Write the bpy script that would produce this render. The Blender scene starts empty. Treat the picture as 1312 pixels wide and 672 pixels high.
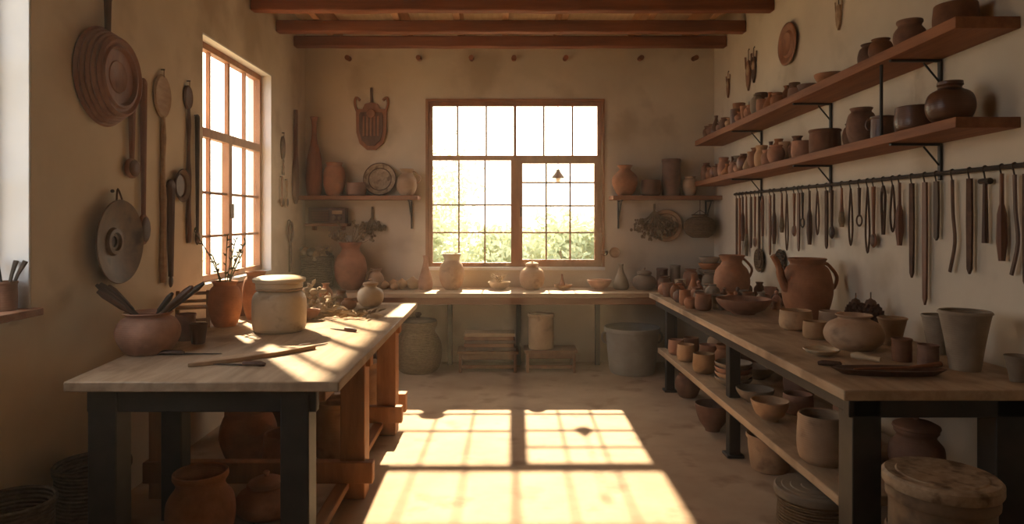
import bpy, math, random
from mathutils import Vector, Matrix, noise
random.seed(11)
rnd = random.Random(5)
PI = math.pi
scene = bpy.context.scene

# ------------------------------------------------------------------ materials
def newmat(name):
    m = bpy.data.materials.new(name); m.use_nodes = True
    nt = m.node_tree; nt.nodes.clear()
    out = nt.nodes.new('ShaderNodeOutputMaterial')
    bs = nt.nodes.new('ShaderNodeBsdfPrincipled')
    nt.links.new(bs.outputs[0], out.inputs[0])
    return m, nt, bs, out

def texmat(name, c1, c2, rough=0.8, scale=6, stretch=(1,1,1), bump=0.3, bdist=0.004,
           rand=0.25, detail=8, fleck=None, rings=0.0, ringscale=30, metallic=0.0, spec=0.3, distort=0.0, satr=None):
    m, nt, bs, out = newmat(name)
    N = nt.nodes.new; L = nt.links.new
    tc = N('ShaderNodeTexCoord'); mp = N('ShaderNodeMapping')
    mp.inputs['Scale'].default_value = stretch
    L(tc.outputs['Object'], mp.inputs['Vector'])
    nz = N('ShaderNodeTexNoise'); nz.inputs['Scale'].default_value = scale
    nz.inputs['Detail'].default_value = detail; nz.inputs['Roughness'].default_value = 0.62
    nz.inputs['Distortion'].default_value = distort
    L(mp.outputs[0], nz.inputs['Vector'])
    rp = N('ShaderNodeValToRGB')
    rp.color_ramp.elements[0].position = 0.32; rp.color_ramp.elements[0].color = (*c1, 1)
    rp.color_ramp.elements[1].position = 0.70; rp.color_ramp.elements[1].color = (*c2, 1)
    L(nz.outputs['Fac'], rp.inputs[0])
    col = rp.outputs[0]
    if fleck:
        n2 = N('ShaderNodeTexNoise'); n2.inputs['Scale'].default_value = fleck[1]; n2.inputs['Detail'].default_value = 6
        L(tc.outputs['Object'], n2.inputs['Vector'])
        r2 = N('ShaderNodeValToRGB'); r2.color_ramp.elements[0].position = fleck[2]; r2.color_ramp.elements[1].position = min(1, fleck[2]+0.15)
        L(n2.outputs['Fac'], r2.inputs[0])
        mx = N('ShaderNodeMix'); mx.data_type = 'RGBA'
        L(r2.outputs[0], mx.inputs[0]); L(col, mx.inputs[6]); mx.inputs[7].default_value = (*fleck[0], 1)
        col = mx.outputs[2]
    if rand > 0:
        oi = N('ShaderNodeObjectInfo'); mr = N('ShaderNodeMapRange')
        mr.inputs[3].default_value = 1-rand; mr.inputs[4].default_value = 1+rand
        L(oi.outputs['Random'], mr.inputs[0])
        hs = N('ShaderNodeHueSaturation'); L(mr.outputs[0], hs.inputs['Value']); L(col, hs.inputs['Color'])
        if satr:
            k = N('ShaderNodeMath'); k.operation='MULTIPLY'; k.inputs[1].default_value=17.3
            fr = N('ShaderNodeMath'); fr.operation='FRACT'; ms = N('ShaderNodeMapRange')
            ms.inputs[3].default_value=satr[0]; ms.inputs[4].default_value=satr[1]
            L(oi.outputs['Random'],k.inputs[0]); L(k.outputs[0],fr.inputs[0]); L(fr.outputs[0],ms.inputs[0]); L(ms.outputs[0],hs.inputs['Saturation'])
        col = hs.outputs[0]
    L(col, bs.inputs['Base Color'])
    bs.inputs['Roughness'].default_value = rough
    bs.inputs['Metallic'].default_value = metallic
    bs.inputs['Specular IOR Level'].default_value = spec
    bp = N('ShaderNodeBump'); bp.inputs['Strength'].default_value = bump; bp.inputs['Distance'].default_value = bdist
    h = nz.outputs['Fac']
    if rings > 0:
        wv = N('ShaderNodeTexWave'); wv.wave_type = 'BANDS'; wv.bands_direction = 'Z'
        wv.inputs['Scale'].default_value = ringscale; wv.inputs['Distortion'].default_value = 0.8
        L(tc.outputs['Object'], wv.inputs['Vector'])
        ma = N('ShaderNodeMath'); ma.operation = 'MULTIPLY_ADD'; ma.inputs[1].default_value = rings
        L(wv.outputs['Fac'], ma.inputs[0]); L(h, ma.inputs[2]); h = ma.outputs[0]
    L(h, bp.inputs['Height']); L(bp.outputs[0], bs.inputs['Normal'])
    return m

TERRA = texmat('terracotta', (.27,.105,.045), (.47,.205,.095), .72, 7, rings=.5, rand=.22, fleck=((.16,.065,.03),5,.58), satr=(.85,1.08))
TERRAD = texmat('dark_terracotta', (.13,.052,.025), (.27,.12,.057), .68, 7, rings=.4, rand=.32, satr=(.8,1.08))
OCHRE = texmat('ochre_clay', (.36,.195,.09), (.52,.32,.165), .7, 6, rings=.5, rand=.18, fleck=((.22,.11,.05),9,.58), satr=(.85,1.05))
CREAM = texmat('cream_stoneware', (.50,.36,.215), (.66,.51,.33), .5, 5, rings=.4, rand=.06, fleck=((.31,.19,.10),9,.60), satr=(.95,1.05))
GREYC = texmat('grey_stoneware', (.21,.148,.095), (.36,.27,.185), .72, 6, rings=.4, rand=.25)
BROWNG = texmat('brown_glaze', (.12,.046,.020), (.22,.09,.04), .35, 5, rings=.25, rand=.3, spec=.5)
TUBG = texmat('galvanised_grey', (.21,.178,.145), (.32,.28,.23), .6, 4, rings=.3, rand=.05, ringscale=12)
WBEAM = texmat('beam_wood', (.15,.048,.019), (.31,.108,.045), .7, 5, (.25,3,3), bump=.6, rand=.1)
WJOIST = texmat('joist_wood', (.36,.165,.07), (.54,.28,.13), .7, 5, (3,.3,3), bump=.5, rand=.1)
WTOP = texmat('worktop_wood', (.32,.205,.115), (.53,.375,.235), .6, 4, (3,.5,3), bump=.4, rand=.0, fleck=((.21,.13,.07),3.2,.56), distort=.6)
WBENCH = texmat('bench_wood', (.31,.185,.10), (.50,.34,.20), .6, 5, (.35,4,3), bump=.35, rand=.0)
WORANGE = texmat('trestle_wood', (.25,.105,.040), (.44,.21,.085), .6, 5, (3,3,.4), bump=.5, rand=.1, fleck=((.16,.07,.03),4,.6))
WORANGEY = texmat('trestle_wood_rail', (.25,.11,.045), (.41,.195,.08), .6, 5, (3,.4,3), bump=.4, rand=.1)
WFRAME = texmat('window_frame_wood', (.27,.11,.042), (.40,.175,.07), .5, 6, (2,2,.6), bump=.2, rand=.0)
WDARK = texmat('dark_carved_wood', (.065,.029,.016), (.15,.07,.037), .55, 8, (2,2,.5), bump=.4, rand=.3)
WRED = texmat('red_brown_wood', (.17,.062,.027), (.31,.125,.054), .5, 8, (2,2,.5), bump=.3, rand=.28, satr=(.9,1.05))
WSHELF = texmat('shelf_wood', (.17,.061,.026), (.32,.128,.054), .65, 5, (4,.4,4), bump=.4, rand=.05)
WSHELFX = texmat('shelf_wood_x', (.21,.086,.04), (.34,.155,.073), .65, 5, (.4,4,4), bump=.4, rand=.05)
WPALE = texmat('pale_wood', (.35,.20,.105), (.52,.35,.20), .6, 7, (1,4,4), bump=.3, rand=.1)
PAINTK = texmat('black_painted_steel', (.015,.012,.010), (.038,.029,.023), .5, 9, bump=.2, rand=.0, spec=.4)
IRON = texmat('aged_iron', (.030,.020,.014), (.08,.05,.033), .55, 12, bump=.4, rand=.3, metallic=.2)
PANW = texmat('worn_wooden_pan', (.11,.066,.038), (.26,.165,.095), .5, 6, bump=.4, rand=.0, fleck=((.065,.038,.023),7,.55))
WICKER = texmat('wicker', (.20,.108,.05), (.37,.23,.118), .8, 30, (1,1,2), bump=.9, bdist=.01, rings=1.5, ringscale=22, rand=.2)
WICKERD = texmat('dark_wicker', (.065,.038,.021), (.16,.095,.052), .8, 30, (1,1,2), bump=.9, bdist=.01, rings=1.5, ringscale=18, rand=.2)
DRIED = texmat('dried_plant', (.13,.085,.045), (.29,.20,.11), .9, 20, rand=.2)
DRIEDL = texmat('dried_pods', (.29,.205,.13), (.49,.38,.25), .9, 20, rand=.2)
TWIG = texmat('green_twig', (.07,.075,.03), (.16,.15,.06), .9, 20, rand=.0)
PLATE = texmat('patterned_plate', (.27,.175,.10), (.44,.32,.205), .6, 26, bump=.2, rand=.0, fleck=((.13,.072,.038),16,.50))
PLASTER = texmat('lime_plaster', (.57,.465,.335), (.71,.60,.45), .92, 1.3, bump=.6, bdist=.008, rand=0, detail=14, fleck=((.48,.375,.255),1.7,.55), spec=.15)
REVEAL = texmat('window_reveal_plaster', (.66,.63,.58), (.74,.71,.66), .9, 3, bump=.4, rand=0, spec=.15)
FLOORM = texmat('clay_concrete_floor', (.38,.255,.16), (.55,.40,.27), .72, 1.8, bump=.4, bdist=.004, rand=0, detail=14, fleck=((.28,.175,.105),3.5,.56), spec=.3)
CEILM = texmat('ceiling_boards', (.62,.44,.26), (.78,.60,.39), .85, 5, (4,.3,1), bump=.5, rand=0)
EARTH = texmat('garden_earth', (.36,.32,.22), (.48,.43,.31), .95, 1.2, rand=0)
SWITCH = texmat('switch_plastic', (.62,.58,.5), (.66,.62,.54), .4, 6, rand=0, bump=0.02)
CORD = texmat('leather_cord', (.062,.029,.016), (.14,.067,.035), .8, 20, rand=.3)

def leafmat(name, c):
    m, nt, bs, out = newmat(name)
    tr = nt.nodes.new('ShaderNodeBsdfTranslucent'); mx = nt.nodes.new('ShaderNodeMixShader')
    nz = nt.nodes.new('ShaderNodeTexNoise'); nz.inputs['Scale'].default_value = 2.5
    rp = nt.nodes.new('ShaderNodeValToRGB')
    rp.color_ramp.elements[0].color = (c[0]*.75,c[1]*.8,c[2]*.75,1); rp.color_ramp.elements[0].position=.35
    rp.color_ramp.elements[1].color = (*c,1); rp.color_ramp.elements[1].position=.65
    tc = nt.nodes.new('ShaderNodeTexCoord')
    nt.links.new(tc.outputs['Object'], nz.inputs['Vector']); nt.links.new(nz.outputs['Fac'], rp.inputs[0])
    nt.links.new(rp.outputs[0], tr.inputs[0]); nt.links.new(rp.outputs[0], bs.inputs['Base Color'])
    bs.inputs['Roughness'].default_value=.7
    mx.inputs[0].default_value=.6
    nt.links.new(bs.outputs[0], mx.inputs[1]); nt.links.new(tr.outputs[0], mx.inputs[2]); nt.links.new(mx.outputs[0], out.inputs[0])
    return m
LEAF = leafmat('garden_leaves', (.55,.58,.38))

def glassmat():
    m, nt, bs, out = newmat('window_glass')
    t = nt.nodes.new('ShaderNodeBsdfTransparent'); g = nt.nodes.new('ShaderNodeBsdfGlossy')
    g.inputs['Roughness'].default_value=.02
    mx = nt.nodes.new('ShaderNodeMixShader'); mx.inputs[0].default_value=.04
    nt.links.new(t.outputs[0], mx.inputs[1]); nt.links.new(g.outputs[0], mx.inputs[2]); nt.links.new(mx.outputs[0], out.inputs[0])
    return m
GLASS = glassmat()

# ------------------------------------------------------------------ mesh builder
class B:
    def __init__(s): s.v=[]; s.f=[]; s.mi=[]; s.mats=[]
    def add(s, vs, fs, mat, M=None):
        if mat not in s.mats: s.mats.append(mat)
        k = s.mats.index(mat); o = len(s.v)
        for p in vs:
            p = Vector(p)
            s.v.append(tuple(M @ p) if M is not None else tuple(p))
        for f in fs: s.f.append([i+o for i in f]); s.mi.append(k)
        return s
    def box(s, lo, hi, mat, M=None):
        x0,y0,z0=lo; x1,y1,z1=hi
        vs=[(x0,y0,z0),(x1,y0,z0),(x1,y1,z0),(x0,y1,z0),(x0,y0,z1),(x1,y0,z1),(x1,y1,z1),(x0,y1,z1)]
        fs=[(0,3,2,1),(4,5,6,7),(0,1,5,4),(1,2,6,5),(2,3,7,6),(3,0,4,7)]
        return s.add(vs,fs,mat,M)
    def lathe(s, prof, mat, M=None, seg=28):
        vs=[]; rings=[]
        for r,z in prof:
            if r<1e-5: rings.append([len(vs)]); vs.append((0,0,z))
            else:
                rings.append(list(range(len(vs),len(vs)+seg)))
                for i in range(seg):
                    a=2*PI*i/seg
                    vs.append((r*math.cos(a),r*math.sin(a),z))
        fs=[]
        for a,b in zip(rings[:-1],rings[1:]):
            for i in range(seg):
                j=(i+1)%seg
                if len(a)==1 and len(b)==1: continue
                if len(a)==1: fs.append((a[0],b[j],b[i]))
                elif len(b)==1: fs.append((a[i],a[j],b[0]))
                else: fs.append((a[i],a[j],b[j],b[i]))
        return s.add(vs,fs,mat,M)
    def tube(s, pts, rad, mat, seg=8, M=None, flat=1.0):
        pts=[Vector(p) for p in pts]; n=len(pts)
        if not isinstance(rad,(list,tuple)): rad=[rad]*n
        vs=[]; fs=[]; up=None
        for i,p in enumerate(pts):
            t=(pts[min(i+1,n-1)]-pts[max(i-1,0)])
            if t.length<1e-9: t=Vector((0,0,1))
            t.normalize()
            if up is None:
                ref=Vector((0,1,0)) if abs(t.y)<.9 else Vector((1,0,0))
                u=t.cross(ref).normalized()
            else:
                u=(up-t*up.dot(t)).normalized()
            up=u; w=t.cross(u)
            for k in range(seg):
                a=2*PI*k/seg
                vs.append(p+u*math.cos(a)*rad[i]+w*math.sin(a)*rad[i]*flat)
        for i in range(n-1):
            for k in range(seg):
                j=(k+1)%seg
                fs.append((i*seg+k,i*seg+j,(i+1)*seg+j,(i+1)*seg+k))
        fs.append(tuple(range(seg))[::-1]); fs.append(tuple(range((n-1)*seg,n*seg)))
        return s.add(vs,fs,mat,M)
    def ell(s, c, r, mat, seg=14, rings=8, M=None):
        vs=[(c[0],c[1],c[2]-r[2])]
        for i in range(1,rings):
            ph=-PI/2+PI*i/rings
            for k in range(seg):
                a=2*PI*k/seg
                vs.append((c[0]+r[0]*math.cos(ph)*math.cos(a),c[1]+r[1]*math.cos(ph)*math.sin(a),c[2]+r[2]*math.sin(ph)))
        vs.append((c[0],c[1],c[2]+r[2])); fs=[]
        for k in range(seg): fs.append((0,1+(k+1)%seg,1+k))
        for i in range(rings-2):
            for k in range(seg):
                j=(k+1)%seg; a=1+i*seg
                fs.append((a+k,a+j,a+seg+j,a+seg+k))
        t=len(vs)-1; a=1+(rings-2)*seg
        for k in range(seg): fs.append((a+k,a+(k+1)%seg,t))
        return s.add(vs,fs,mat,M)
    def extr(s, poly, y0, y1, mat, M=None):
        n=len(poly)
        vs=[(x,y0,z) for x,z in poly]+[(x,y1,z) for x,z in poly]
        fs=[tuple(range(n)),tuple(range(n,2*n))[::-1]]
        for i in range(n):
            j=(i+1)%n; fs.append((j,i,n+i,n+j))
        return s.add(vs,fs,mat,M)
    def done(s, name, loc=(0,0,0), rz=0.0, bevel=0, rot=None, ang=38):
        me=bpy.data.meshes.new(name); me.from_pydata(s.v,[],s.f)
        for m in s.mats: me.materials.append(m)
        for p,k in zip(me.polygons,s.mi): p.material_index=k
        me.validate(); me.update()
        import bmesh
        bm=bmesh.new(); bm.from_mesh(me); bmesh.ops.recalc_face_normals(bm,faces=bm.faces); bm.to_mesh(me); bm.free()
        me.shade_smooth(); me.set_sharp_from_angle(angle=math.radians(ang))
        ob=bpy.data.objects.new(name,me); scene.collection.objects.link(ob)
        ob.location=loc; ob.rotation_euler=rot if rot else (0,0,rz)
        if bevel:
            md=ob.modifiers.new('bevel','BEVEL'); md.width=bevel; md.segments=2; md.limit_method='ANGLE'; md.angle_limit=math.radians(50)
        return ob

def smooth(pts, n=5):
    out=[]; P=[pts[0]]+list(pts)+[pts[-1]]
    for i in range(1,len(P)-2):
        p0,p1,p2,p3=P[i-1],P[i],P[i+1],P[i+2]
        for k in range(n):
            t=k/n
            out.append(tuple(.5*((2*p1[d])+(-p0[d]+p2[d])*t+(2*p0[d]-5*p1[d]+4*p2[d]-p3[d])*t*t+(-p0[d]+3*p1[d]-3*p2[d]+p3[d])*t**3) for d in range(len(p1))))
    out.append(tuple(pts[-1])); return out

SH = {
 'jar':[(.62,0),(.8,.12),(.98,.38),(1,.6),(.86,.82),(.68,.9),(.68,.94),(.78,1)],
 'crock':[(.84,0),(.96,.08),(1,.4),(.98,.68),(.86,.8),(.74,.84),(.78,.87),(.86,.92),(.86,1)],
 'vase':[(.5,0),(.75,.15),(1,.45),(.9,.66),(.5,.83),(.42,.9),(.6,1)],
 'olla':[(.5,0),(.82,.14),(1,.4),(.9,.66),(.62,.8),(.56,.88),(.74,1)],
 'round':[(.5,0),(.85,.16),(1,.45),(.86,.76),(.5,.9),(.46,.95),(.54,1)],
 'bowl':[(.42,0),(.44,.08),(.74,.36),(.94,.75),(1,1)],
 'cup':[(.68,0),(.74,.1),(.86,.55),(1,1)],
 'mugb':[(.7,0),(.92,.12),(1,.4),(.97,.75),(.94,1)],
 'cyl':[(.9,0),(.98,.05),(1,.5),(.97,.88),(1.03,.93),(1.03,1)],
 'flare':[(.56,0),(.6,.06),(.76,.5),(.97,.95),(1.03,.97),(1.0,1)],
 'bottle':[(.75,0),(.95,.08),(1,.28),(.85,.48),(.42,.68),(.3,.82),(.34,.93),(.5,1)],
 'cone':[(.8,0),(1,.12),(.85,.35),(.45,.65),(.28,.85),(.36,1)],
 'squat':[(.6,0),(.9,.2),(1,.48),(.84,.75),(.55,.88),(.52,.93),(.62,1)],
 'tub':[(.78,0),(.84,.1),(.93,.6),(.97,.9),(1.03,.92),(1.03,1)],
 'bellj':[(.7,0),(.9,.1),(1,.35),(.95,.6),(.72,.78),(.72,.86),(.8,.93),(.8,1)],
}
def vessel(b, shape, R, H, mat, M=None, seg=28, t=None, inner=True):
    t=t or max(.004,min(.014,.09*R))
    pts=smooth([(r*R,z*H) for r,z in SH[shape]],4)
    prof=[(0,0)]+pts
    rt,zt=pts[-1]
    if inner:
        prof+=[(rt-t*.35,zt+t*.35),(rt-t,zt-t*.1)]
        for r,z in reversed(pts[:-1]):
            if z>t*2 and z<zt-t*.6: prof.append((max(r-t,.003),z))
        prof+=[(max(pts[0][0]-t,.003),t*1.6),(0,t*1.5)]
    else: prof.append((0,zt))
    b.lathe(prof,mat,M,seg)
    return b
def lid(b, R, z, mat, knob=True, M=None, dome=.25):
    p=[(0,z),(R,z),(R*1.03,z+.006),(R,z+.016),(R*.7,z+.016+R*dome*.6),(R*.3,z+.016+R*dome)]
    if knob: p+=[(R*.12,z+.018+R*dome),(R*.11,z+.024+R*dome),(R*.2,z+.024+R*(dome+.14)),(R*.15,z+.024+R*(dome+.24)),(0,z+.024+R*(dome+.28))]
    else: p+=[(0,z+.016+R*dome)]
    b.lathe(p,mat,M,24)
def handle(b, r1,z1,r2,z2,out,rad,mat,ang=0,M=None):
    R=Matrix.Rotation(ang,4,'Z')
    pts=smooth([(r1,0,z1),(r1+out*.7,0,z1+(z2-z1)*-.02),(max(r1,r2)+out,0,(z1+z2)/2),(r2+out*.6,0,z2+(z1-z2)*.02),(r2,0,z2)],4)
    b.tube(pts,rad,mat,8,(M@R) if M is not None else R)

def pot(name, shape, R, H, loc, mat=TERRA, lidm=None, handles=0, hang=0.0, spout=False, rz=None, seg=28):
    b=B(); vessel(b,shape,R,H,mat,seg=seg)
    if lidm: lid(b,R*SH[shape][-1][0]*1.02,H+.001,lidm)
    prof=smooth(SH[shape],6)
    def rad(zf): return min(prof,key=lambda p:abs(p[1]-zf))[0]*R
    for i in range(handles):
        a=hang+i*PI
        handle(b,rad(.9)*.97,H*.9,rad(.5)*.97,H*.5,R*.38,max(.006,R*.075),mat,a)
    if spout:
        Mx=Matrix.Rotation(PI+hang,4,'Z')
        b.tube(smooth([(rad(.55)*.9,0,H*.5),(R*1.15,0,H*.68),(R*1.3,0,H*.9),(R*1.55,0,H*1.06)],4),[R*.2]*3+[R*.17]*4+[R*.13]*4+[R*.12]*2,mat,10,Mx)
    return b.done(name,loc,rnd.uniform(0,6) if rz is None else rz)

# ------------------------------------------------------------------ room
XL,XR,YB,YF,ZC = -2.17,2.38,7.6,-1.2,3.76
def cells(u0,u1,z0,z1,holes):
    us=sorted({u0,u1}|{h[0] for h in holes}|{h[1] for h in holes}); zs=sorted({z0,z1}|{h[2] for h in holes}|{h[3] for h in holes})
    for a,b_ in zip(us[:-1],us[1:]):
        for c,d in zip(zs[:-1],zs[1:]):
            m=((a+b_)/2,(c+d)/2)
            if not any(h[0]<m[0]<h[1] and h[2]<m[1]<h[3] for h in holes): yield a,b_,c,d
BW=(-.80,1.13,1.06,2.90)
LW=(4.98,6.48,1.10,2.96)
NW=(1.7,3.16,1.15,3.15)
b=B()
for a,c,d,e in cells(XL-.24,XR+.2,0,ZC,[BW]): b.box((a,YB,d),(c,YB+.10,e),PLASTER)
b.done('wall_back')
b=B()
for a,c,d,e in cells(YF,YB,0,ZC,[LW,NW]): b.box((XL-.22,a,d),(XL,c,e),PLASTER)
b.done('wall_left')
b=B(); b.box((XR,YF,0),(XR+.2,YB,ZC),PLASTER); b.done('wall_right')
b=B(); b.box((XL-.22,YF-.2,0),(XR+.2,YF,ZC),PLASTER); b.done('wall_front')
b=B(); b.box((XL-.22,YF-.2,-.12),(XR+.2,YB+.1,0),FLOORM); b.done('floor')
b=B(); b.box((XL-.22,YF-.2,ZC),(XR+.2,YB+.1,ZC+.1),CEILM); b.done('ceiling')
b=B()
y0,y1,z0,z1=LW
b.box((XL-.22,y1-.012,z0),(XL-.001,y1,z1),REVEAL); b.box((XL-.22,y0,z1-.012),(XL-.001,y1-.012,z1),REVEAL)
b.box((XL-.22,y0,z0),(XL-.001,y1-.012,z0+.012),REVEAL)
b.done('trim_1')
b=B(); y0,y1,z0,z1=NW
b.box((XL-.22,y1-.012,z0),(XL-.001,y1,z1),REVEAL)
b.box((XL-.22,y0,z0+.0),(XL+.045,y1+.02,z0+.035),WSHELFX)
b.done('trim_2',bevel=.004)
b=B(); b.box((BW[0]-.03,YB-.05,BW[2]-.035),(BW[1]+.03,YB+.1,BW[2]),REVEAL); b.done('trim_3',bevel=.004)

def beam(Y,name='ceiling_beam',h=.115):
    b=B(); n=14
    vs=[];w=.105
    pr=random.Random(int(Y*100))
    for i in range(n+1):
        x=XL+(XR-XL)*i/n; o=pr.uniform(-.006,.006); q=pr.uniform(-.005,.005)
        vs+=[(x,Y+o,3.405+q),(x,Y+w+o,3.405+q),(x,Y+w+o,3.405+h),(x,Y+o,3.405+h)]
    fs=[]
    for i in range(n):
        for k in range(4):
            j=(k+1)%4; fs.append((i*4+k,i*4+j,i*4+4+j,i*4+4+k))
    fs+=[(0,1,2,3),(n*4+3,n*4+2,n*4+1,n*4)]
    b.add(vs,fs,WBEAM); b.done(name,bevel=.012)
for Y in (7.165,6.60,5.92,5.25,4.55,3.8,3.0,2.2,1.4,.6,-.2): beam(Y)
for X in (-1.78,-1.0,-.42,.05,.62,1.45,2.05):
    b=B(); b.box((X-.035,YF,3.525),(X+.035,YB,3.62),WJOIST); b.box((X-.03,YF,3.62),(X+.03,YB,ZC-.001),WJOIST); b.done('ceiling_joist',bevel=.006)
    b=B(); b.tube([(X+.1,YB-.12,3.365),(X+.1,YB,3.375)],.028,WBEAM,8); b.done('beam_peg')

# ------------------------------------------------------------------ windows
def bars(b, axis, plane, t, segs, mat):
    for (u0,u1,z0,z1) in segs:
        if axis=='x': b.box((u0,plane,z0),(u1,plane+t,z1),mat)
        else: b.box((plane,u0,z0),(plane+t,u1,z1),mat)
x0,x1,z0,z1=BW
b=B(); f=.045; P=YB+.015; T=.05
cx=.165; tz=2.275; th=.026
S=[(x0,x0+f,z0,z1),(x1-f,x1,z0,z1),(x0+f,x1-f,z0,z0+f),(x0+f,x1-f,z1-f,z1),(x0+f,x1-f,tz-th,tz+th),(cx-.045,cx+.045,z0+f,tz-th)]
bars(b,'x',P,T,S,WFRAME)
m=.017
S=[]
for i in range(1,6):
    u=x0+(x1-x0)*i/6; S.append((u-m/2-(0.006 if i==3 else 0),u+m/2+(0.006 if i==3 else 0),tz+th,z1-f))
wl=(x0+f,cx-.045)
for i in (1,2):
    u=wl[0]+(wl[1]-wl[0])*i/3; S.append((u-m/2,u+m/2,z0+f,tz-th))
for z in (1.75,1.44): S.append((wl[0],wl[1],z-m/2,z+m/2))
c0,c1=cx+.045,x1-f; cf=.036
S2=[(c0,c0+cf,z0+f,tz-th),(c1-cf,c1,z0+f,tz-th),(c0+cf,c1-cf,z0+f,z0+f+cf),(c0+cf,c1-cf,tz-th-cf,tz-th)]
for i in (1,2):
    u=c0+cf+(c1-c0-2*cf)*i/3; S.append((u-m/2,u+m/2,z0+f+cf,tz-th-cf))
for z in (2.0,1.74,1.44): S.append((c0+cf,c1-cf,z-m/2,z+m/2))
bars(b,'x',P+.02,.022,S,WFRAME); bars(b,'x',P-.012,.045,S2,WFRAME)
b.box((c0+.012,P-.04,1.62),(c0+.03,P-.012,1.72),IRON)
bars(b,'x',YB-.014,.03,[(x0-.03,x0,z0,z1+.03),(x1,x1+.03,z0,z1+.03),(x0,x1,z1,z1+.03)],WFRAME)
b.box((x0+f,P+.03,z0+f),(x1-f,P+.034,z1-f),GLASS)
b.done('window_1')
y0,y1,z0,z1=LW
y1-=.012; z0+=.012; z1-=.012
b=B(); P=XL-.15; f=.05; tz=2.26
S=[(y0,y0+f,z0,z1),(y1-f,y1,z0,z1),(y0+f,y1-f,z0,z0+f),(y0+f,y1-f,z1-f,z1),(y0+f,y1-f,tz-.035,tz+.035)]
cm=(y0+y1)/2
S+=[(cm-.035,cm+.035,z0+f,tz-.035)]
bars(b,'y',P,.06,S,WFRAME)
S=[]
for i in (1,2,3):
    u=y0+(y1-y0)*i/4; w=.022 if i!=2 else .04
    S.append((u-w/2,u+w/2,tz+.035,z1-f))
    if i!=2: S.append((u-.012,u+.012,z0+f,tz-.035))
for z in (1.46,1.80,): S.append((y0+f,y1-f,z-.01,z+.01))
bars(b,'y',P+.015,.03,S,WFRAME)
b.box((P+.02,y0+f,z0+f),(P+.024,y1-f,z1-f),GLASS)
b.box((P+.06,cm-.012,1.6),(P+.085,cm+.012,1.72),IRON)
b.done('window_2')
y0,y1,z0,z1=NW; y1-=.012; z0+=.035
b=B(); P=XL-.21
S=[(y0,y0+f,z0,z1),(y1-f,y1,z0,z1),(y0+f,y1-f,z0,z0+f),(y0+f,y1-f,z1-f,z1),((y0+y1)/2-.03,(y0+y1)/2+.03,z0+f,z1-f)]
bars(b,'y',P,.05,S,WFRAME)
bars(b,'y',P+.012,.025,[(y0+f,(y0+y1)/2-.03,z,z+.02) for z in (1.75,2.3)]+[((y0+y1)/2+.03,y1-f,z,z+.02) for z in (1.75,2.3)],WFRAME)
b.box((P+.02,y0+f,z0+f),(P+.024,y1-f,z1-f),GLASS)
b.done('window_3')

# ------------------------------------------------------------------ outside
b=B(); b.box((-30,YB+.12,-.5),(30,45,-.4),EARTH); b.box((-30,-20,-.5),(XL-.24,YB+.12,-.4),EARTH); b.done('garden_ground')
def shrub(loc, size, n, name='garden_shrub', seed=1):
    r=random.Random(seed); b=B(); vs=[]; fs=[]
    blobs=[(Vector((r.uniform(-1,1)*size[0],r.uniform(-1,1)*size[1],r.uniform(.25,1)*size[2])),r.uniform(.3,.5)*size[2]) for _ in range(10)]
    for i in range(n):
        c,rad=r.choice(blobs)
        d=Vector((r.gauss(0,1),r.gauss(0,1),r.gauss(0,1))).normalized()*rad*r.uniform(.5,1)
        p=c+d; s=r.uniform(.06,.13)
        u=Vector((r.gauss(0,1),r.gauss(0,1),r.gauss(0,1))).normalized(); w=u.orthogonal().normalized()
        o=len(vs); vs+=[p-u*s,p+w*s*.45,p+u*s,p-w*s*.45]; fs.append((o,o+1,o+2,o+3))
    b.add(vs,fs,LEAF)
    for c,rad in blobs: b.tube([(0,0,0),c*.5+Vector((.05,0,0)),c],[.05,.035,.015],DRIED,6)
    b.done(name,loc)
shrub((-.9,14.5,-.4),(1.5,.6,1.8),5000,seed=1)
shrub((1.5,15.5,-.4),(1.4,.7,1.8),5000,seed=2)
shrub((3.6,16,-.4),(1.4,.7,1.9),3000,seed=3)
shrub((-2.6,19,-.4),(.9,.7,3.4),2200,seed=4)
shrub((-7.5,13.5,-.4),(1.2,1.2,1.3),2000,seed=5)
b=B(); b.tube([(0,0,.9),(0,0,.12)],.004,IRON,6); b.lathe([(0,.13),(.02,.12),(.03,.09),(.075,.03),(.075,.02),(0,.02)],IRON,seg=16)
b.ell((0,0,.0),(.03,.03,.04),SWITCH); b.box((-.02,-.02,.88),(.02,.02,.92),IRON); b.done('lamp_reflection_standin',(.69,8.15,2.06))  # small lantern added outside to stand for a lamp's reflection in the pane

# ------------------------------------------------------------------ left worktable
ZT=.9
b=B()
top=[(-1.87,2.92),(-.69,2.92),(-.69,5.67),(-2.13,5.67)]
vs=[(x,y,ZT-.045) for x,y in top]+[(x,y,ZT) for x,y in top]
b.add(vs,[(3,2,1,0),(4,5,6,7),(0,1,5,4),(1,2,6,5),(2,3,7,6),(3,0,4,7)],WTOP)
b.box((-1.80,2.97,ZT-.145),(-.80,3.02,ZT-.045),PAINTK)
for x in (-1.79,-.955): b.box((x,2.96,0),(x+.125,3.085,ZT-.045),PAINTK)
b.box((-1.79,3.6,.0),(-1.68,3.71,ZT-.045),PAINTK)
for y,w in ((3.88,.14),(5.02,.16)):
    b.box((-.91,y,0),(-.77,y+w,ZT-.045),WORANGE)
    b.box((-2.0,y,0),(-1.86,y+w,ZT-.045),WORANGE)
    b.box((-2.02,y-.03,.10),(-.72,y+.04,.22),WORANGE)
    b.box((-2.02,y+.02,ZT-.15),(-.74,y+.1,ZT-.045),WORANGE)
b.box((-.84,3.09,ZT-.13),(-.79,5.6,ZT-.045),WORANGEY)
b.box((-.93,3.05,.06),(-.86,5.2,.10),WORANGEY)
b.box((-.90,5.2,.12),(-.72,5.3,.26),WORANGE)
b.done('workshop_table',bevel=.006)

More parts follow.
